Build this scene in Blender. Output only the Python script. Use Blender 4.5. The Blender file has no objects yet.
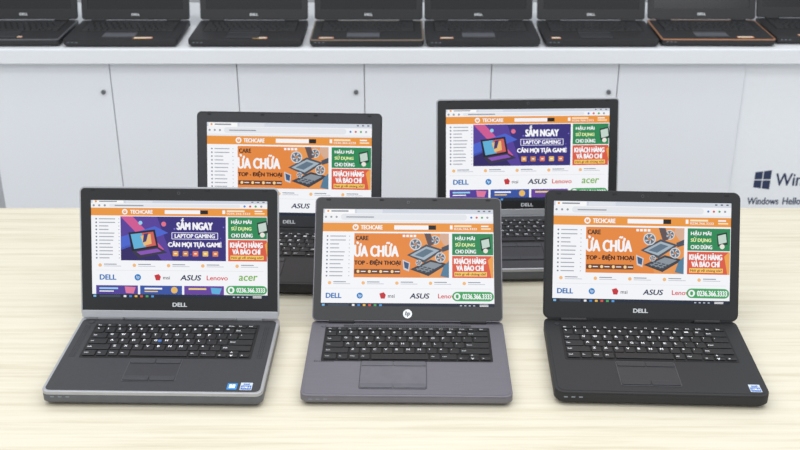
import bpy, math, random
from mathutils import Matrix, Vector
random.seed(4)
scene=bpy.context.scene
try:
    scene.view_settings.view_transform='Standard'
    scene.view_settings.look='None'
except Exception: pass
TZ=0.75  # table top height

# ------------------------------------------------------------ materials
def lin(c):
    r=[]
    for v in c:
        v/=255.0
        r.append(v/12.92 if v<=0.04045 else ((v+0.055)/1.055)**2.4)
    return (r[0],r[1],r[2],1.0)
MC={}
def mat(name,col,rough=0.5,metal=0.0,noise=0.06,scale=60,stretch=(1,1,1),spec=0.5,coat=0):
    if name in MC: return MC[name]
    m=bpy.data.materials.new(name); m.use_nodes=True
    nt=m.node_tree; b=nt.nodes['Principled BSDF']
    c=lin(col)
    tc=nt.nodes.new('ShaderNodeTexCoord'); mp=nt.nodes.new('ShaderNodeMapping'); mp.inputs['Scale'].default_value=stretch
    nz=nt.nodes.new('ShaderNodeTexNoise'); nz.inputs['Scale'].default_value=scale; nz.inputs['Detail'].default_value=3
    cr=nt.nodes.new('ShaderNodeValToRGB')
    cr.color_ramp.elements[0].position=0.3; cr.color_ramp.elements[1].position=0.7
    cr.color_ramp.elements[0].color=(c[0]*(1-noise),c[1]*(1-noise),c[2]*(1-noise),1)
    cr.color_ramp.elements[1].color=(min(1,c[0]*(1+noise)),min(1,c[1]*(1+noise)),min(1,c[2]*(1+noise)),1)
    nt.links.new(tc.outputs['Object'],mp.inputs['Vector']); nt.links.new(mp.outputs['Vector'],nz.inputs['Vector'])
    nt.links.new(nz.outputs['Fac'],cr.inputs['Fac']); nt.links.new(cr.outputs['Color'],b.inputs['Base Color'])
    b.inputs['Roughness'].default_value=rough; b.inputs['Metallic'].default_value=metal
    b.inputs['Specular IOR Level'].default_value=spec
    MC[name]=m; return m
def em(col,strength=0.92):
    k='screen_light_%d_%d_%d'%tuple(col)
    if k in MC: return MC[k]
    m=bpy.data.materials.new(k); m.use_nodes=True
    b=m.node_tree.nodes['Principled BSDF']; c=lin(col)
    g=.3*c[0]+.6*c[1]+.1*c[2]; c=tuple(x*.94+g*.06 for x in c[:3])+(1,)
    b.inputs['Base Color'].default_value=(0.01,0.01,0.01,1); b.inputs['Roughness'].default_value=0.5
    b.inputs['Specular IOR Level'].default_value=0.15
    b.inputs['Emission Color'].default_value=c; b.inputs['Emission Strength'].default_value=strength
    MC[k]=m; return m

# ------------------------------------------------------------ text meshes
TC={}
def tmesh(s,shear=0.0):
    k=(s,shear)
    if k in TC: return TC[k]
    cu=bpy.data.curves.new('t','FONT'); cu.body=s; cu.resolution_u=3; cu.shear=shear
    ob=bpy.data.objects.new('t',cu); scene.collection.objects.link(ob)
    bpy.context.view_layer.update()
    dg=bpy.context.evaluated_depsgraph_get(); ev=ob.evaluated_get(dg); me=ev.to_mesh()
    vs=[(v.co.x,v.co.y) for v in me.vertices]; fs=[tuple(p.vertices) for p in me.polygons]
    ev.to_mesh_clear(); bpy.data.objects.remove(ob); bpy.data.curves.remove(cu)
    if not vs: vs=[(0,0),(1,0),(1,1)]; fs=[(0,1,2)]
    x0=min(v[0] for v in vs);x1=max(v[0] for v in vs);y0=min(v[1] for v in vs);y1=max(v[1] for v in vs)
    w=max(x1-x0,1e-5);h=max(y1-y0,1e-5)
    TC[k]=([((v[0]-x0)/w,(v[1]-y0)/h) for v in vs],fs,w/h)
    return TC[k]

# ------------------------------------------------------------ mesh builder
class MB:
    def __init__(s): s.v=[];s.f=[];s.m=[];s.mats=[]
    def mi(s,m):
        if m not in s.mats: s.mats.append(m)
        return s.mats.index(m)
    def add(s,v,f,m):
        o=len(s.v); s.v+=[tuple(p) for p in v]; i=s.mi(m)
        for q in f: s.f.append(tuple(a+o for a in q)); s.m.append(i)
    def box(s,x0,y0,z0,x1,y1,z1,m,ins=0.0):
        v=[(x0,y0,z0),(x1,y0,z0),(x1,y1,z0),(x0,y1,z0),(x0+ins,y0+ins,z1),(x1-ins,y0+ins,z1),(x1-ins,y1-ins,z1),(x0+ins,y1-ins,z1)]
        s.add(v,[(3,2,1,0),(4,5,6,7),(0,1,5,4),(1,2,6,5),(2,3,7,6),(3,0,4,7)],m)
    def rect(s,x0,y0,x1,y1,z,m): s.add([(x0,y0,z),(x1,y0,z),(x1,y1,z),(x0,y1,z)],[(0,1,2,3)],m)
    def poly(s,pts,z,m): s.add([(p[0],p[1],z) for p in pts],[tuple(range(len(pts)))],m)
    def stack(s,loops,m,mtop=None,cap0=True,cap1=True):
        n=len(loops[0]); v=[p for l in loops for p in l]; f=[]
        for k in range(len(loops)-1):
            for i in range(n):
                j=(i+1)%n; f.append((k*n+i,k*n+j,(k+1)*n+j,(k+1)*n+i))
        if cap0: f.append(tuple(reversed(range(n))))
        s.add(v,f,m)
        if cap1: s.add(loops[-1],[tuple(range(n))],mtop or m)
    def slab(s,cx,cy,w,d,r,z0,z1,m,bev=0.001,bot=None,mtop=None,n=6):
        bot=bev if bot is None else bot
        L=[]
        for (ins,z) in [(bot,z0),(0,z0+min(bot,(z1-z0)*.5)),(0,z1-bev),(bev*.3,z1-bev*.3),(bev,z1)]:
            L.append([(x,y,z) for x,y in rr(cx,cy,w-2*ins,d-2*ins,max(r-ins,0.0004),n)])
        s.stack(L,m,mtop)
    def ring(s,o,i,z0,z1,m,bev=0.0):
        n=len(o); v=[(x,y,z0) for x,y in o]+[(x,y,z1) for x,y in o]+[(x,y,z1) for x,y in i]+[(x,y,z0) for x,y in i]
        f=[]
        for k in range(n):
            j=(k+1)%n
            f+=[(k,j,n+j,n+k),(n+k,n+j,2*n+j,2*n+k),(2*n+k,2*n+j,3*n+j,3*n+k),(3*n+k,3*n+j,j,k)]
        s.add(v,f,m)
    def disc(s,cx,cy,r,z,m,n=20,ry=None):
        ry=ry or r
        s.poly([(cx+r*math.cos(2*math.pi*i/n),cy+ry*math.sin(2*math.pi*i/n)) for i in range(n)],z,m)
    def cyl(s,axis,c,r,l,m,n=20):
        L=[]
        for (rad,t) in [(r*.9,-l/2),(r,-l/2+r*.1),(r,l/2-r*.1),(r*.9,l/2)]:
            lp=[]
            for i in range(n):
                a=2*math.pi*i/n; p,q=rad*math.cos(a),rad*math.sin(a)
                if axis=='x': lp.append((c[0]+t,c[1]+p,c[2]+q))
                elif axis=='y': lp.append((c[0]+q,c[1]+t,c[2]+p))
                else: lp.append((c[0]+p,c[1]+q,c[2]+t))
            L.append(lp)
        s.stack(L,m)
    def text(s,t,x0,y0,x1,y1,z,m,bold=0.02,shear=0.0):
        vs,fs,_=tmesh(t,shear)
        # stroke weight: the same glyphs laid down again, shifted by a fraction of their height
        e=bold*(y1-y0)
        offs=[(0,0)] if bold<=0 else [(-e,0),(0,e*.6),(e,0),(0,-e*.6)]
        for n,(dx,dy) in enumerate(offs):
            s.add([(x0+a*(x1-x0)+dx,y0+b*(y1-y0)+dy,z+n*.000004) for a,b in vs],fs,m)
    def obj(s,name,parent=None,loc=(0,0,0),rot=(0,0,0),smooth=False,label=None):
        me=s.mesh(name,smooth)
        return place(name,me,parent,loc,rot,label)
    def mesh(s,name,smooth=False):
        me=bpy.data.meshes.new(name); me.from_pydata(s.v,[],s.f)
        for m in s.mats: me.materials.append(m)
        for p,i in zip(me.polygons,s.m): p.material_index=i
        me.update()
        if smooth:
            me.shade_smooth(); me.set_sharp_from_angle(angle=math.radians(35))
        return me
def place(name,me,parent=None,loc=(0,0,0),rot=(0,0,0),label=None):
    ob=bpy.data.objects.new(name,me); scene.collection.objects.link(ob)
    ob.location=loc; ob.rotation_euler=rot
    if parent: ob.parent=parent
    if label: ob['label']=label
    return ob
def rr(cx,cy,w,d,r,n=6):
    pts=[]
    for (sx,sy,a0) in [(1,1,0),(-1,1,90),(-1,-1,180),(1,-1,270)]:
        for i in range(n+1):
            a=math.radians(a0+90*i/n)
            pts.append((cx+sx*(w/2-r)+r*math.cos(a),cy+sy*(d/2-r)+r*math.sin(a)))
    return pts
def empty(name,loc,rotz,label,cat,group=None):
    e=bpy.data.objects.new(name,None); scene.collection.objects.link(e)
    e.location=loc; e.rotation_euler=(0,0,rotz); e.empty_display_size=.05
    e['label']=label; e['category']=cat
    if group: e['group']=group
    return e

# ------------------------------------------------------------ web page on the displays
class Page(MB):
    def __init__(s,W,H): super().__init__(); s.W=W; s.H=H
    def X(s,u): return (u-80)/160*s.W
    def Y(s,v): return (45-v)/90*s.H
    def r(s,u0,v0,u1,v1,c,l=1): s.rect(s.X(u0),s.Y(v1),s.X(u1),s.Y(v0),l*.00006,em(c))
    def rd(s,u0,v0,u1,v1,c,l=1,rad=None):
        w=s.X(u1)-s.X(u0);h=s.Y(v0)-s.Y(v1); rad=rad if rad else min(w,h)/2*.98
        s.poly(rr((s.X(u0)+s.X(u1))/2,(s.Y(v0)+s.Y(v1))/2,w,h,rad,5),l*.00006,em(c))
    def p(s,pts,c,l=1): s.poly([(s.X(a),s.Y(b)) for a,b in pts][::-1],l*.00006,em(c))
    def d(s,u,v,r,c,l=1): s.disc(s.X(u),s.Y(v),r/160*s.W,l*.00006,em(c))
    def t(s,txt,u0,v0,u1,v1,c,l=4,bold=.03,shear=0): s.text(txt,s.X(u0),s.Y(v1),s.X(u1),s.Y(v0),l*.00006,em(c),bold,shear)
WH=(250,251,255);OR=(243,152,40);GR=(150,155,165);DK=(25,28,40)
def brands(P,v,xs,sc=1.0):
    P.t('DELL',xs[0]-7*sc,v-2.2*sc,xs[0]+7*sc,v+2.2*sc,(30,115,190),bold=.06)
    P.d(xs[1],v,2.8*sc,(0,130,205),3); P.t('hp',xs[1]-1.6,v-1.7,xs[1]+1.6,v+1.9,WH,4,bold=0,shear=.3)
    P.p([(xs[2]-4,v-2),(xs[2],v-3.2),(xs[2]+2,v-.8),(xs[2]+1,v+2.6),(xs[2]-2.6,v+2.6)],(205,40,50),3)
    P.t('msi',xs[2]+4,v-1.4,xs[2]+10,v+1.7,(90,90,96),bold=.02)
    P.t('ASUS',xs[3]-9*sc,v-2.3*sc,xs[3]+9*sc,v+2.3*sc,(40,50,85),bold=.05,shear=.2)
    P.t('Lenovo',xs[4]-9*sc,v-2*sc,xs[4]+9*sc,v+2*sc,(225,60,65),bold=.03)
    P.t('acer',xs[5]-8*sc,v-2.2*sc,xs[5]+8*sc,v+2.2*sc,(120,185,60),bold=.04,shear=.15)
def pill(P,v0,v1,u0=121):
    P.rd(u0,v0,159,v1,(60,170,95),6); P.d(u0+4.5,(v0+v1)/2,3.1,WH,7); P.rd(u0+3.2,(v0+v1)/2-1.8,u0+5.8,(v0+v1)/2+1.8,(60,170,95),8,)
    P.t('0236.366.3333',u0+9.5,v0+1.9,157,v1-1.9,WH,7,bold=.05)
def nav(P,v0,v1):
    P.r(0,v0,160,v1,OR,1); h=v1-v0; c=(v0+v1)/2
    P.d(31,c,h*.36,WH,2); P.d(31,c,h*.2,OR,3); P.r(30.4,c-h*.34,31.6,c,WH,3)
    P.t('TECHCARE',36,c-h*.24,56,c+h*.24,WH,3,bold=.06)
    P.rd(67,c-h*.25,104,c+h*.25,WH,2,.0008); P.r(99,c-h*.25,106,c+h*.25,(20,20,25),3)
    P.rd(119,c-h*.27,121.5,c+h*.2,WH,2,.0004); P.r(123,c-h*.28,139,c-h*.08,(255,236,200),2); P.t('0236.366.3333',123,c+h*.02,144,c+h*.26,WH,3,bold=.03)
    P.r(148,c-h*.26,155,c-h*.1,WH,2);P.r(148,c+h*.05,157,c+h*.2,(255,236,200),2)
def chrome(P,a,b):
    P.r(0,0,160,a,(214,220,232),1); P.rd(2,.8,30,a,(255,255,255),2,.0006); P.rd(32,.8,56,a-.3,(228,232,240),2,.0006)
    P.d(5,a*.55,1,OR,3); P.r(8,a*.4,24,a*.7,GR,3)
    for u in (145,150,155): P.r(u,a*.35,u+2,a*.6,(90,95,105),3)
    P.r(0,a,160,b,(248,249,252),1); P.rd(17,a+.7,135,b-.9,(232,235,240),2)
    P.r(22,(a+b)/2-.5,48,(a+b)/2+.5,GR,3)
    for u,c in ((3,GR),(8,GR),(13,GR),(139,(60,130,220)),(144,(220,70,60)),(149,(60,170,90)),(154,GR)): P.d(u,(a+b)/2,1,c,3)
def sidebar(P,v0,v1,n):
    st=(v1-v0)/n
    rn=random.Random(2)
    for i in range(n):
        v=v0+st*(i+.5); P.d(5,v,.8,(120,130,150),2); P.r(7.5,v-.45,7.5+rn.uniform(8,15),v+.45,(165,170,182),2); P.r(25,v-.3,26,v+.3,GR,2)
def features(P,v,n=5):
    for i in range(n):
        u=8+i*31; P.d(u,v,1.6,(250,190,120),2); P.r(u+3.5,v-1.3,u+15,v-.5,(140,148,165),2); P.r(u+3.5,v+.5,u+19,v+1.1,(195,200,210),2)
def taskbar(P,v0=86.6):
    P.r(0,v0,160,90,(28,40,60),3); cs=[(240,240,245),(60,140,225),(245,190,60),(230,80,60),(70,175,100),(80,160,230)]
    P.p([(1.5,v0+.9),(4,v0+.9),(4,89.3),(1.5,89.3)],(120,190,240),4)
    P.rd(7,v0+.8,26,89.4,(60,72,90),4,.0004)
    for i,c in enumerate(cs): P.rd(29+i*5,v0+.9,31.4+i*5,89.3,c,4,.0003)
    for u in (128,132,136,140): P.r(u,v0+1.4,u+1.8,89,(190,200,215),4)
    P.r(146,v0+.9,154,v0+1.5,WH,4);P.r(146,v0+2.0,154,v0+2.6,WH,4)
def side_banners(P,v0,vm,v1,u0=121):
    G=(24,140,82)
    P.r(u0,v0,159,vm-.8,G,2); h=vm-.8-v0
    P.t('HẬU MÃI',u0+3,v0+h*.1,u0+21,v0+h*.34,WH,bold=.04); P.t('SỬ DỤNG',u0+3,v0+h*.40,u0+21,v0+h*.64,(235,250,170),bold=.04); P.t('CHO DÙNG',u0+3,v0+h*.7,u0+22,v0+h*.92,WH,bold=.04)
    P.p([(u0+26,v0+h*.25),(u0+35,v0+h*.15),(u0+36,v0+h*.7),(u0+27,v0+h*.8)],(30,60,50),3)
    P.p([(u0+27,v0+h*.32),(u0+34,v0+h*.23),(u0+35,v0+h*.6),(u0+28,v0+h*.7)],(200,220,208),4)
    P.d(u0+31,v0+h*.8,2.2,(240,235,225),5)
    RD=(228,88,58)
    P.r(u0,vm,159,v1,RD,2); h=v1-vm
    P.t('KHÁCH HÀNG',u0+2,vm+h*.06,u0+31,vm+h*.36,WH,bold=.06); P.t('VÀ BÁO CHÍ',u0+4,vm+h*.38,u0+29,vm+h*.67,WH,bold=.06)
    P.r(u0+2,vm+h*.73,u0+32,vm+h*.93,(250,205,90),3); P.t('Nói gì về chúng tôi?',u0+3,vm+h*.75,u0+31,vm+h*.91,(150,40,30),bold=.03)
    P.p([(u0+33,vm+h*.2),(u0+37,vm),(u0+38,vm),(u0+38,v1),(u0+36,v1)],(245,165,60),3)
def pageA(W,H):
    P=Page(W,H); P.r(0,0,160,90,WH,0); chrome(P,4.5,11.5); P.r(0,11.5,160,13.5,(238,240,244),1); nav(P,13.5,21.5)
    sidebar(P,24,64,11)
    P.r(30,23,118,63.5,(238,136,44),2)
    P.p([(80,23),(118,23),(118,63.5),(92,63.5)],(240,152,66),3)
    P.t('CARE',31.5,25.5,43,29.5,(70,45,30),4,bold=.06)
    P.t('ỬA CHỮA',30.5,31,71,44.5,WH,4,bold=.045)
    P.t('TOP - ĐIỆN THOẠI',30.5,47,73,53,(70,30,14),4,bold=.05)
    P.rd(30.5,56,73,60.3,(110,60,30),4,.001)
    for i in range(4): P.d(34+i*10.5,58.1,1.4,(255,220,160),5); P.r(36.5+i*10.5,57.7,41+i*10.5,58.5,WH,5)
    for i in range(4): P.rd(75+i*3.4,24.3,77.4+i*3.4,26.4,WH,4,.0003)
    # scattered notebook parts, cooling fans, hands with tools
    P.p([(79,43),(97,33),(113,38),(95,50)],(74,82,94),4); P.p([(82,43),(97,35),(109,38.5),(95,47.5)],(168,184,196),5)
    P.p([(86,43),(97,37),(104,39),(94,45)],(96,120,140),6)
    P.p([(82,56),(101,47),(117,51),(99,62)],(58,62,72),4); P.p([(86,56),(101,49),(112,51.4),(98,59)],(140,150,160),5)
    for i in range(4):
        for j in range(3): P.p([(91+i*4-j*2.4,52.4+i*.9+j*1.4),(94+i*4-j*2.4,53+i*.9+j*1.4),(92.6+i*4-j*2.4,53.9+i*.9+j*1.4),(89.6+i*4-j*2.4,53.3+i*.9+j*1.4)],(70,76,88),6)
    for (u,v,r) in [(87,33,5.6),(105,29,4.4),(110,45,4.8),(90,50,2.8)]:
        P.d(u,v,r,(214,220,226),6); P.d(u,v,r*.82,(104,112,124),7)
        for k in range(5):
            a=k*1.2566; P.p([(u+r*.15*math.cos(a-1.2),v+r*.15*math.sin(a-1.2)),(u+r*.75*math.cos(a),v+r*.75*math.sin(a)),(u+r*.72*math.cos(a+.45),v+r*.72*math.sin(a+.45))],(206,212,220),8)
        P.d(u,v,r*.22,(200,130,70),9)
    P.p([(95,23),(101,23),(104,33),(99,35)],(96,80,84),7); P.p([(110,23),(118,23),(118,36),(113,33),(109,27)],(222,176,148),7)
    P.p([(111,36),(118,33),(118,38),(112,40)],(70,80,96),8)
    P.p([(113,53),(118,48),(118,63.5),(110,62)],(80,128,160),7); P.p([(75,47),(82,50),(81,58),(76,56)],(206,214,224),6)
    P.p([(76.2,48.6),(81,50.6),(80.4,56),(77,54.7)],(60,90,130),7)
    side_banners(P,23,43.5,63.5)
    features(P,68.5)
    P.r(4,73.2,156,73.5,(225,228,234),1)
    brands(P,80,[12,36,58,91,117,142]); pill(P,76,84.5)
    taskbar(P); return P
def pageB(W,H):
    P=Page(W,H); P.r(0,0,160,90,WH,0); chrome(P,3.2,7.5); nav(P,7.5,14.5)
    sidebar(P,16,55,12)
    P.r(27,15.2,122,55.5,(52,42,128),2)
    P.p([(27,15.2),(60,15.2),(74,55.5),(27,55.5)],(86,60,160),3)
    P.p([(27,15.2),(38,15.2),(66,45),(60,50)],(214,84,150),4); P.p([(27,34),(58,24),(70,30),(27,46)],(70,100,214),5)
    P.p([(27,44),(50,36),(64,55.5),(27,55.5)],(44,32,104),5)
    P.p([(34,30),(58,27),(61,43),(37,47)],(26,24,44),6); P.p([(36,31.5),(56.5,29),(59,41.5),(39,45)],(214,92,84),7)
    P.p([(36,31.5),(46,30.3),(50,42.9),(39,45)],(90,180,224),8); P.p([(45,33),(54,31),(55,40),(48,42)],(240,190,110),9)
    P.p([(48,31),(52,30.4),(50,38),(47,39)],(60,50,120),10)
    P.p([(37,47),(61,43),(69,48),(43,53.5)],(52,50,72),7); P.p([(41,47.5),(60,44.4),(64,47),(45,50.5)],(140,80,190),8)
    P.d(66,22,2.2,(235,110,140),5);P.d(45,21,1.8,(140,215,245),6)
    rn=random.Random(8)
    for i in range(14):
        u=70+rn.random()*50; v=17+rn.random()*36; P.d(u,v,.35+rn.random()*.5,(120,108,216),3)
    P.t('SẮM NGAY',78,16.6,110,27,(250,250,255),5,bold=.05)
    P.rd(73,29.5,115,35.8,(240,240,252),4,.0012); P.rd(73.6,30,114.4,35.3,(66,50,150),5,.001); P.t('LAPTOP GAMING',76,30.9,112,34.5,WH,6,bold=.06)
    P.t('CÂN MỌI TỰA GAME',70,37.6,118,43.8,(250,248,252),5,bold=.06)
    for i in range(5):
        P.rd(74+i*9,46.6,79+i*9,51.3,[(240,165,60),(214,140,70),(236,120,80),(240,190,80),(230,130,66)][i],5,.0008); P.r(75.4+i*9,48.4,77.6+i*9,49.4,WH,6)
    side_banners(P,15.2,36,55.5,124)
    features(P,60)
    P.r(4,64.5,156,64.8,(225,228,234),1)
    brands(P,71,[15,42,61,90,114,142],1.05)
    P.r(4,78.5,42,86.6,(84,62,160),2);P.r(44,78.5,82,86.6,(52,84,170),2);P.r(84,78.5,120,86.6,(104,64,166),2)
    P.p([(30,79.5),(40,80),(38,86),(31,85.5)],(232,120,160),3);P.r(7,80.5,24,82,(150,220,250),3);P.r(7,83.4,20,84.4,WH,3);P.r(48,80.5,64,82,WH,3);P.r(48,83.4,60,84.4,(250,214,120),3);P.d(75,82.5,3,(240,190,90),3);P.r(88,80.5,104,82,(250,220,120),3);P.p([(108,80),(118,80.5),(116,86),(109,85.5)],(90,180,230),3)
    pill(P,78,86,122)
    taskbar(P); return P

# ------------------------------------------------------------ laptops
KM={}
def keymesh(w,h,ch,km,lm,z=.0022):
    k=(round(w,4),round(h,4),ch,km.name,lm.name)
    if k in KM: return KM[k]
    b=MB(); b.slab(0,0,w,h,.0012,0,z,km,bev=.0006,n=2)
    if ch:
        e=z+.00005
        if len(ch)==1:
            _,_,ar=tmesh(ch)
            hh=.0052 if ch.isalnum() else .0032; ww=min(hh*ar,.0065)
            b.text(ch,-w/2+.0028,h/2-.0024-hh,-w/2+.0028+ww,h/2-.0024,e,lm,.05)
        else:
            _,_,ar=tmesh(ch); hh=min(.0030,h*.4); ww=min(hh*ar,w*.78)
            b.text(ch,-w/2+.002,-hh/2,-w/2+.002+ww,hh/2,e,lm,.03)
    KM[k]=b.mesh('key',False); return KM[k]
ROWS=[[(15/16,c) for c in ['Esc','F1','F2','F3','F4','F5','F6','F7','F8','F9','F10','F11','F12','PrtSc','Ins','Del']],
 [(1,c) for c in '`1234567890-=']+[(2,'Back')],
 [(1.5,'Tab')]+[(1,c) for c in 'QWERTYUIOP[]']+[(1.5,'\\')],
 [(1.75,'Caps')]+[(1,c) for c in "ASDFGHJKL;'"]+[(2.25,'Enter')],
 [(2.25,'Shift')]+[(1,c) for c in 'ZXCVBNM,./']+[(2.75,'Shift')],
 [(1.25,'Ctrl'),(1,'Fn'),(1,'Win'),(1,'Alt'),(5.25,''),(1,'Alt'),(1.5,'Ctrl')]]
def layout(numpad):
    K=[]; y=0
    for ri,row in enumerate(ROWS):
        h=.62 if ri==0 else 1.0; x=0
        for w,c in row: K.append((x,y,w,h,c)); x+=w
        if ri==5:
            K+=[(12,y+.5,1,.5,'<'),(13,y,1,.5,'^'),(13,y+.5,1,.5,'v'),(14,y+.5,1,.5,'>')]
        y+=h
    W=15.0
    if numpad:
        X=15.35; W=X+3.4; pw=.85
        cols=[['','','',''],['Num','/','*','-'],['7','8','9','+'],['4','5','6',''],['1','2','3','']]
        yy=0
        for r,cs in enumerate(cols):
            h=.62 if r==0 else 1.0
            for c,ch in enumerate(cs):
                if r in(3,) and c==3: continue
                if r==4 and c==3: K.append((X+c*pw,yy,pw,2,'Ent')); continue
                if r==2 and c==3: K.append((X+c*pw,yy,pw,2,'+')); continue
                K.append((X+c*pw,yy,pw,h,ch))
            yy+=h
        K+=[(X,yy,pw*2,1,'0'),(X+2*pw,yy,pw,1,'.')]
    return K,W,y
def empty_part(name,parent,loc,rot):
    e=bpy.data.objects.new(name,None); scene.collection.objects.link(e); e.parent=parent; e.location=loc; e.rotation_euler=rot; e.empty_display_size=.03
    return e
def laptop(s,detail=True):
    w,d,t=s['w'],s['d'],s['t']; o=s.get('o',.012); hl=s['hl']
    root=empty('laptop',s['loc'],s['yaw'],s['label'],'laptop',s['group'])
    cy=d/2   # origin at front edge centre
    body,deck,rimm=s['body'],s['deck'],s['rim']
    rt=s.get('rt',.003)
    b=MB(); b.slab(0,cy,w,d,s.get('r',.012),.003,t-rt,body,bev=.001,bot=.006)
    b.slab(0,cy,w,d,s.get('r',.012),t-rt,t,rimm,bev=.0012,bot=.0002)
    base=b.obj('base_body',root,smooth=True)
    b=MB()
    for sx in (-1,1):
        for yy in (.025,d-.025): b.cyl('z',(sx*(w/2-.03),yy,.0015),.008,.003,mat('rubber_black',(22,22,24),.8))
    b.obj('rubber_feet',root)
    b=MB(); ins=s.get('ins',.005)
    b.slab(0,cy-.004,w-2*ins,d-2*ins-.008,s.get('r',.012)*.8,t-.0002,t+.0006,deck,bev=.0005)
    b.obj('palm_rest_deck',root,smooth=True)
    zt=t+.0006
    b=MB()
    for k,u in enumerate((-.9,-.83,-.76)): b.box(u*w/2-.003,-.0006,t*.62,u*w/2+.003,.0006,t*.7,mat('indicator_lens',(120,128,135),.3))
    b.obj('indicator_light',root)
    # ---- keyboard
    K,KW,KH=layout(s.get('numpad',False)); p=s.get('pitch',.019); kw,kh=KW*p,KH*p*s.get('vs',1)
    ky1=d-o-s.get('kb',.020); ky0=ky1-kh; kx0=-kw/2+s.get('kx',0)
    b=MB(); b.slab(kx0+kw/2,(ky0+ky1)/2,kw+.006,kh+.006,.003,zt-.0002,zt+.0005,s['well'],bev=.0003)
    kb=b.obj('keyboard',root)
    gap=s.get('gap',.0028)
    if detail:
        for (x,y,ww,hh,ch) in K:
            wk=ww*p-gap; hk=hh*p-gap*(1 if hh>.55 else .6)
            ob=place('key',keymesh(wk,hk,ch,s['key'],s['leg']),kb,(kx0+(x+ww/2)*p,ky1-(y+hh/2)*p,zt+.0005))
        sc=s.get('stick',(50,52,58))
        b=MB(); b.cyl('z',(kx0+6.5*p,ky1-3.12*p,zt+.0022),.0035,.004,mat('pointing_stick_%d'%sc[2],sc,.7)); b.obj('pointing_stick',kb)
    else:
        b=MB()
        for (x,y,ww,hh,ch) in K:
            a=kx0+x*p+gap/2; c=ky1-y*p-gap/2
            b.box(a,c-hh*p+gap,zt+.0005,a+ww*p-gap,c,zt+.0025,s['key'],.0006)
        b.obj('key_set',kb)
    # ---- touchpad with buttons
    tx=s.get('tx',0); ty1=ky0-s.get('tg',.010); th=s.get('th',.072); tw=s.get('tw',.1)
    b=MB(); b.slab(tx,ty1-th/2,tw,th,.003,zt-.0002,zt+.0004,s['pad'],bev=.0003)
    b.ring(rr(tx,ty1-th/2,tw+.002,th+.002,.004),rr(tx,ty1-th/2,tw,th,.003),zt-.0002,zt+.0006,s['padrim'])
    tp=b.obj('touchpad',root)
    for yy in [ty1-.007,ty1-th+.008]:
        for i in range(2):
            b=MB(); cx=tx+(i-.5)*tw/2
            b.slab(cx,yy,tw/2-.0015,.0125,.002,zt+.0002,zt+.0016,s['btn'],bev=.0006); b.obj('touchpad_button',tp)
    # ---- speaker grilles
    if s.get('speakers')=='sides':
        for sx in (-1,1):
            b=MB(); c=sx*(kw/2+(w/2-kw/2)/2-.001)
            b.slab(c,(ky0+ky1)/2,.011,kh,.003,zt-.0001,zt+.0004,mat('grille_plate_dark',(44,46,50),.6),bev=.0002)
            for i in range(3):
                for j in range(24): b.disc(c+(i-1)*.0032,ky0+.004+(kh-.008)*j/23,.001,zt+.00045,mat('grille_hole',(8,8,8),.9),6)
            b.obj('speaker_grille',root)
    if s.get('speakers')=='top':
        b=MB(); 
        b.slab(0,d-o-.010,kw*.8,.007,.002,zt-.0001,zt+.0003,mat('grille_plate',(62,64,68),.6),bev=.0002)
        for i in range(70):
            for j in range(2): b.disc(-kw*.39+kw*.78*i/69,d-o-.0115+.003*j,.0009,zt+.00035,mat('grille_hole',(8,8,8),.9),6)
        b.obj('speaker_grille',root)
    b=MB(); b.cyl('z',(-w/2+.022,d-o-.012,zt+.0006),.0045,.0016,s['btn'],16); b.obj('power_button',root)
    # ---- stickers
    for st in s.get('stickers',[]):
        kind,x,y,sw,sh=st[:5]; b=MB(); z=zt+.0002
        if kind=='win':
            b.rect(x,y,x+sw,y+sh,z,mat('sticker_blue',(40,130,200),.35))
            for i in range(2):
                for j in range(2): b.rect(x+sw*(.2+.32*i),y+sh*(.25+.3*j),x+sw*(.48+.32*i),y+sh*(.5+.3*j),z+.0001,mat('sticker_white',(240,244,250),.4))
        elif kind=='chip':
            b.rect(x,y,x+sw,y+sh,z,mat('sticker_silver',(200,212,225),.3,.2)); b.rect(x+sw*.07,y+sh*.07,x+sw*.93,y+sh*.6,z+.0001,mat('sticker_deepblue',(20,90,170),.35))
            b.text('CORE i5',x+sw*.15,y+sh*.22,x+sw*.85,y+sh*.46,z+.0002,mat('sticker_white',(240,244,250),.4),.03); b.text('intel',x+sw*.25,y+sh*.66,x+sw*.75,y+sh*.92,z+.0002,mat('sticker_deepblue',(20,90,170),.35),.03)
        elif kind=='text':
            b.text(st[5],x,y,x+sw,y+sh,z,mat(*st[6]),.02)
        elif kind=='tag':
            b.rect(x,y,x+sw,y+sh,z,mat('sticker_pale_orange',(222,140,88),.4)); b.rect(x+sw*.06,y+sh*.35,x+sw*.94,y+sh*.94,z+.0001,mat('sticker_cream',(226,214,204),.4))
            b.rect(x+sw*.08,y+sh*.1,x+sw*.7,y+sh*.28,z+.0001,mat('sticker_yellow',(250,215,110),.4))
        b.obj('sticker' if kind!='text' else 'printed_name',root)
    # ---- hinges
    hm=s['hinge']
    for sx in (-1,1):
        b=MB(); hw=s.get('hw',.045); b.cyl('x',(sx*(w/2-.03-hw/2),d-o+.004,t+.002),.0062,hw,hm,16)
        b.box(sx*(w/2-.03-hw/2)-hw*.3,d-o-.001,t-.004,sx*(w/2-.03-hw/2)+hw*.3,d-o+.009,t+.001,hm)
        b.obj('hinge',root,smooth=True)
    # ---- lid
    lid=empty_part('display_lid',root,(0,d-o,t+.004),(math.pi/2-s['lean'],0,0))
    lw=s.get('lw',w); r=s.get('lr',.010); th=.008
    b=MB()
    Lp=[[(x,y,z) for x,y in rr(0,hl/2,lw-2*i,hl-2*i,max(r-i,.001))] for i,z in [(.003,-th),(.0005,-th+.003),(0,-.001),(.0006,0)]]
    b.stack(Lp,s['lidm']); b.obj('lid_shell',lid,smooth=True)
    sw,sh=s['sw'],s['sh']; top=s['top']; scy=hl-top-sh/2; rim=s.get('brim',.003)
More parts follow.
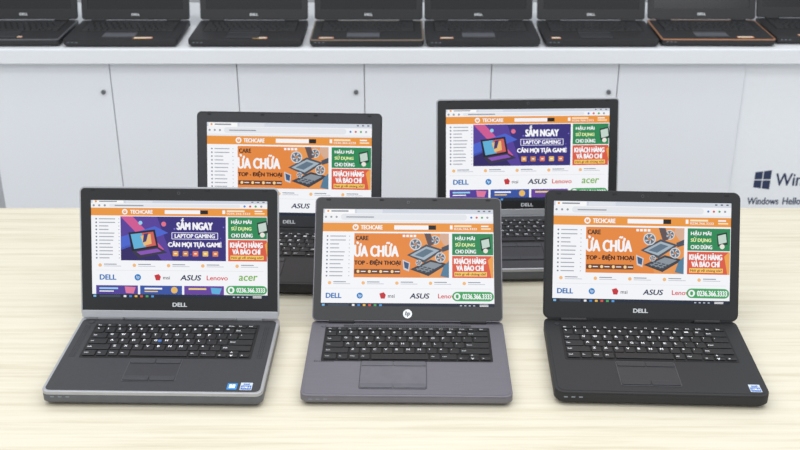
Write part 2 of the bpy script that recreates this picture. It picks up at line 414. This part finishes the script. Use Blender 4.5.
    b=MB(); b.ring(rr(0,hl/2,lw-2*rim,hl-2*rim,max(r-rim,.002)),rr(0,scy,sw,sh,.0008),-.0005,.0016,s['bez']); b.obj('bezel',lid)
    P=s['page'](sw+.002,sh+.002) if s.get('page') else None
    if P is None:
        P=MB(); P.rect(-sw/2-.001,-sh/2-.001,sw/2+.001,sh/2+.001,0,mat('display_off',(14,15,18),.18))
    P.obj('screen',lid,(0,scy,.0003),label='lit display showing a shop web page' if s.get('page') else 'switched-off black display')
    if detail:
        b=MB(); b.disc(0,hl-top*.45,.0028,.0018,mat('webcam_ring',(60,62,66),.3),16); b.disc(0,hl-top*.45,.0015,.0019,mat('webcam_glass',(8,8,14),.1),12)
        b.disc(.009,hl-top*.45,.0007,.0018,mat('webcam_ring',(60,62,66),.3),8); b.obj('webcam',lid)
        for u in (-.9,-.3,.3,.9):
            b=MB(); b.slab(u*(lw/2-.008),hl-.0055,.008,.003,.001,.0015,.0026,mat('bumper_rubber',(26,26,28),.8),bev=.0003); b.obj('bumper',lid)
    bot=scy-sh/2
    lg=MB(); ly=bot*s.get('ly',.5)
    lm=mat('logo_silver',(205,208,212),.35,.3)
    if s['logo']=='hp':
        lg.disc(0,ly,.0080,.0018,lm,32); lg.text('hp',-.0046,ly-.0054,.0046,ly+.0052,.0019,mat('logo_dark',(28,30,34),.5),.03,.3)
    else:
        lg.text('DELL',-.0125,ly-.0034,.0125,ly+.0034,.0018,lm,.07)
    lg.obj('logo',lid,label='small silver maker emblem')
    if s.get('strip'):
        b=MB(); b.slab(0,.0065,lw-.004,.013,.003,-.001,.0024,s['strip'],bev=.0006); b.obj('hinge_strip',lid,label='brushed silver strip below the display')
    return root

blk=mat('black_plastic',(30,30,33),.5,noise=.12,scale=300)
blk2=mat('soft_black_plastic',(27,28,31),.6,noise=.12,scale=400)
bez=mat('bezel_black',(18,19,22),.42)
keyb=mat('key_black',(20,21,24),.5)
keyb2=mat('key_charcoal',(34,35,38),.5)
well=mat('keyboard_well',(12,12,14),.7)
legw=mat('key_legend_white',(228,230,234),.6)
legg=mat('key_legend_grey',(185,188,192),.6)
silver=mat('brushed_silver',(172,174,178),.36,.55,noise=.06,scale=40,stretch=(1,30,1))
side=mat('side_grey',(92,94,99),.45,.3)
alu=mat('warm_grey_aluminium',(112,110,118),.40,.45,noise=.05,scale=30,stretch=(1,30,1))
char=mat('charcoal_palm_rest',(48,49,53),.55,.1,noise=.08,scale=200)
dgrey=mat('dark_grey_plastic',(48,50,54),.5)
padg=mat('touchpad_grey',(84,86,92),.45)
padb=mat('touchpad_black',(40,41,45),.5)
G1='switched-on laptops on the wooden table'
L=lambda **k:k
laptop(L(w=.352,d=.241,t=.028,hl=.232,loc=(-.394,1.435,TZ),yaw=-.02,lean=.356,label='silver-edged laptop with charcoal palm rest and lit web page',group=G1,
  body=side,rim=silver,rt=.006,deck=char,well=well,key=keyb,leg=legw,pad=padb,padrim=mat('touchpad_rim_mid',(70,71,75),.5),btn=dgrey,bez=bez,lidm=silver,hinge=silver,strip=silver,
  sw=.311,sh=.172,top=.024,page=pageB,logo='dell',ly=.66,speakers='sides',pitch=.0188,tw=.085,th=.066,tx=-.012,tg=.006,ins=.0045,stick=(60,100,160),
  stickers=[('win',.118,.010,.016,.018),('chip',.139,.009,.019,.021)]))
laptop(L(w=.339,d=.237,t=.021,hl=.230,loc=(.010,1.436,TZ),yaw=-.014,lean=.70,o=.010,label='slim grey aluminium laptop with black keys and lit web page',group=G1,
  body=alu,rim=alu,deck=alu,well=well,key=keyb,leg=legg,pad=mat('touchpad_aluminium',(105,104,111),.42,.35),padrim=mat('touchpad_rim_grey',(62,63,68),.4),btn=mat('button_grey',(92,92,99),.45,.2),bez=bez,lidm=alu,hinge=blk,
  sw=.309,sh=.180,top=.023,page=pageA,logo='hp',ly=.5,speakers='top',pitch=.0188,tw=.108,th=.080,tx=-.022,tg=.004,ins=.004,kb=.018,brim=.002,
  stickers=[('text',-.155,.098,.034,.004,'EliteBook',('print_dark',(50,50,54),.6))]))
laptop(L(w=.339,d=.237,t=.026,hl=.228,loc=(.416,1.434,TZ),yaw=-.038,lean=.422,label='matte black laptop with white key legends and lit web page',group=G1,lw=.343,
  body=blk2,rim=blk2,deck=blk2,well=well,key=keyb,leg=legw,pad=padb,padrim=mat('touchpad_rim_mid',(70,71,75),.5),btn=padb,bez=bez,lidm=blk2,hinge=blk,
  sw=.311,sh=.178,top=.019,page=pageA,logo='dell',ly=.55,pitch=.0188,tw=.095,th=.070,tx=-.014,tg=.008,ins=.005,r=.016,lr=.013,
  stickers=[('chip',.140,.010,.018,.021)]))
laptop(L(w=.379,d=.250,t=.027,hl=.240,loc=(-.241,1.803,TZ),yaw=-.041,lean=.312,label='wide black laptop with lit orange web page behind smaller laptops',group=G1,lw=.384,
  body=blk,rim=blk,deck=blk2,well=well,key=keyb,leg=legw,pad=padb,padrim=well,btn=dgrey,bez=mat('bezel_dark_grey',(44,46,50),.5),lidm=blk,hinge=blk,
  sw=.342,sh=.192,top=.022,page=pageA,logo='dell',numpad=True,pitch=.0186,tx=-.04))
laptop(L(w=.376,d=.256,t=.030,hl=.247,loc=(.278,1.857,TZ),yaw=.028,lean=.285,label='wide dark laptop with silver edging and lit gaming banner page',group=G1,lw=.387,
  body=side,rim=silver,rt=.006,deck=char,well=well,key=keyb,leg=legg,pad=padb,padrim=well,btn=dgrey,bez=bez,lidm=silver,hinge=silver,strip=silver,
  sw=.346,sh=.194,top=.022,page=pageB,logo='dell',ly=.7,numpad=True,pitch=.0186,tx=-.04,lr=.008))

# row on the counter
CT=TZ+.99-.891   # counter top height
CF=3.17
G2='laptops lined up on the white counter'
copper=mat('copper_edge',(178,128,96),.4,.5); brown=mat('bronze_edge',(128,112,98),.4,.4); greyb=mat('grey_shell',(92,94,98),.45,.3)
row=[(-1.198,.006,greyb,blk,[('tag',.02,.02,.035,.014)],.01,'black laptop with grey edge, switched off, on the counter'),
(-.842,.001,blk,blk2,[('tag',.035,.012,.06,.018)],.0,'black laptop with broad paper label on its palm rest'),
(-.466,.001,blk,blk,[('tag',.02,.012,.045,.018)],-.005,'thick black laptop with paper label beside its touchpad'),
(-.100,.001,brown,blk2,[('tag',-.145,.014,.045,.014)],.0,'black laptop with bronze edge, switched off, on the counter'),
(.251,.001,blk,blk2,[('tag',-.13,.014,.04,.014),('tag',.08,.10,.026,.010)],.005,'slim black laptop with two small paper labels'),
(.607,.001,blk,blk,[('tag',-.15,.012,.028,.016)],-.005,'plain black laptop with one small paper tag'),
(.960,.008,copper,blk2,[('tag',.06,.014,.05,.018)],-.01,'black laptop with copper rim and paper label'),
(1.312,.030,blk,blk,[('tag',-.1,.014,.035,.016)],-.02,'black laptop, switched off, near the end of the counter')]
for x,dy,rm,dk,st,yaw,lab in row:
    laptop(L(w=.344,d=.238,t=.024,hl=.225,loc=(x,CF+dy,CT),yaw=yaw,lean=.30+random.uniform(-.05,.05),label=lab,group=G2,
      body=blk,rim=rm,deck=dk,well=well,key=keyb2,leg=legg,pad=padg if dk is blk2 else padb,padrim=well,btn=dgrey,bez=bez,lidm=blk,hinge=blk,
      sw=.305,sh=.172,top=.020,logo='dell',pitch=.0190,tx=-.012,stickers=st),detail=False)

# ------------------------------------------------------------ table
def wood():
    m=bpy.data.materials.new('pale_wood_laminate'); m.use_nodes=True; nt=m.node_tree; b=nt.nodes['Principled BSDF']
    tc=nt.nodes.new('ShaderNodeTexCoord'); mp=nt.nodes.new('ShaderNodeMapping'); mp.inputs['Scale'].default_value=(1.2,34,1)
    n1=nt.nodes.new('ShaderNodeTexNoise'); n1.inputs['Scale'].default_value=2.4; n1.inputs['Detail'].default_value=8; n1.inputs['Roughness'].default_value=.68; n1.inputs['Distortion'].default_value=.2
    cr=nt.nodes.new('ShaderNodeValToRGB'); e=cr.color_ramp.elements
    e[0].position=.30; e[0].color=lin((190,182,160)); e[1].position=.74; e[1].color=lin((213,208,193))
    k=cr.color_ramp.elements.new(.5); k.color=lin((205,199,180))
    nt.links.new(tc.outputs['Object'],mp.inputs[0]); nt.links.new(mp.outputs[0],n1.inputs['Vector']); nt.links.new(n1.outputs['Fac'],cr.inputs[0]); nt.links.new(cr.outputs[0],b.inputs['Base Color'])
    b.inputs['Roughness'].default_value=.42; b.inputs['Specular IOR Level'].default_value=.4
    return m
W=wood()
tab=empty('table',(0,1.51,0),0,'long pale wood-grain laminate table holding five laptops','table')
b=MB(); b.slab(0,0,2.6,1.406,.004,TZ-.03,TZ,W,bev=.0015); b.obj('tabletop',tab)
wm=mat('table_leg_white',(225,226,228),.4)
for sx in (-1,1):
    for sy in (-1,1):
        b=MB(); b.slab(0,0,.05,.05,.004,0,TZ-.03,wm,bev=.002); b.obj('leg',tab,(sx*1.24,sy*.64,0))

# ------------------------------------------------------------ cabinets, counter, panel
white=mat('cabinet_white',(226,229,233),.45,noise=.01,scale=3); wdoor=mat('cabinet_door_white',(228,231,236),.4,noise=.01,scale=2)
chrome_m=mat('knob_grey',(120,122,126),.35,.6)
G3='white cabinets under the counter'
ctz=CT-.045
for i in range(3):
    x0=-1.273+i*.776
    c=empty('cabinet',(x0+.388,CF+.012,0),0,'white two-door base cabinet under the display counter','cabinet',G3)
    b=MB(); b.box(-.3875,.019,.0,.3875,.56,ctz-.001,mat('carcass_light',(190,192,196),.6)); b.obj('body',c)
    for k in (0,1):
        b=MB(); b.slab(0,0,.3855,ctz-.10,.001,-.0,.018,wdoor,bev=.001,n=2)
        dr=b.obj('door',c,(-.194+.388*k,.018,.095+(ctz-.10)/2),(math.pi/2,0,0))
        if k==0:
            b=MB(); b.cyl('z',(.168,(ctz-.10)/2-.092,.021),.007,.008,chrome_m); b.obj('knob',dr,smooth=True)
    b=MB(); b.box(-.387,.008,0,.387,.019,.09,mat('plinth_grey',(170,172,176),.5)); b.obj('plinth',c)
b=MB(); b.slab(.13,CF+.28,3.4,.60,.003,CT-.045,CT,white,bev=.002)
ct=b.obj('countertop'); ct['label']='long white countertop slab carrying a row of laptops'; ct['category']='countertop'
pn=empty('display_panel',(1.4425,CF+.02,0),0,'white panel printed with a blue window emblem and text','panel')
b=MB(); b.box(-.386,0,0,.386,.55,ctz-.001,mat('panel_white',(234,237,241),.4,noise=.01)); b.obj('board',pn)
ink=mat('print_navy',(38,50,84),.5); 
b=MB()
ex,ez,es=-.310,.385,.052
sk=lambda x,z:(z-(ez+es*.5))*(1+.28*(x-ex)/es)+(ez+es*.5)
for i in range(2):
    for j in range(2):
        x0=ex+i*es*.53; x1=x0+es*.47; z0=ez+j*es*.53; z1=z0+es*.47
        b.poly([(x0,sk(x0,z0)),(x1,sk(x1,z0)),(x1,sk(x1,z1)),(x0,sk(x0,z1))],0,ink)
b.obj('printed_emblem',pn,(0,-.0006,0),(math.pi/2,0,0),label='navy four-pane window emblem')
for txt,a,z0,c_,z1,bo in (('Windows',-.242,.390,-.045,.433,.02),('10',-.022,.390,.028,.433,.02),('Windows',-.322,.325,-.222,.349,.03),('Hello',-.208,.325,-.15,.349,.03)):
    b=MB(); b.text(txt,a,z0,c_,z1,0,ink,bo)
    b.obj('printed_lettering',pn,(0,-.0006,0),(math.pi/2,0,0))

# ------------------------------------------------------------ room
def struct(name,x0,y0,z0,x1,y1,z1,m):
    b=MB(); b.box(x0,y0,z0,x1,y1,z1,m); o=b.obj(name); o['kind']='structure'; return o
wall=mat('wall_paint_grey',(205,208,212),.7,noise=.02,scale=8)
struct('floor',-3,-1.5,-.05,3,3.9,0,mat('floor_tile_grey',(170,170,168),.4,noise=.04,scale=4))
struct('wall_back',-3,3.78,0,3,3.88,3.0,wall)

# ------------------------------------------------------------ light
w=bpy.data.worlds.new('w'); scene.world=w; w.use_nodes=True
w.node_tree.nodes['Background'].inputs[0].default_value=(.945,.97,1,1); w.node_tree.nodes['Background'].inputs[1].default_value=.92
def area(loc,sx,sy,e,col=(1,1,1),rot=(0,0,0)):
    l=bpy.data.lights.new('ceiling_light','AREA'); l.shape='RECTANGLE'; l.size=sx; l.size_y=sy; l.energy=e; l.color=col
    o=bpy.data.objects.new('ceiling_light',l); scene.collection.objects.link(o); o.location=loc; o.rotation_euler=rot
area((0,1.4,2.9),4.4,.6,28)
area((0,.2,2.8),4.4,.6,26,rot=(math.radians(25),0,0))
area((0,2.7,2.9),4.4,.5,20)
# ------------------------------------------------------------ camera
cd=bpy.data.cameras.new('camera'); cam=bpy.data.objects.new('camera',cd); scene.collection.objects.link(cam)
cam.location=(0,0,TZ+.99); cam.rotation_euler=(math.pi/2-.4366,0,0)
cd.sensor_width=36; cd.lens=48.6; cd.clip_start=.05
cd.dof.use_dof=True; cd.dof.focus_distance=1.85; cd.dof.aperture_fstop=8
scene.camera=cam
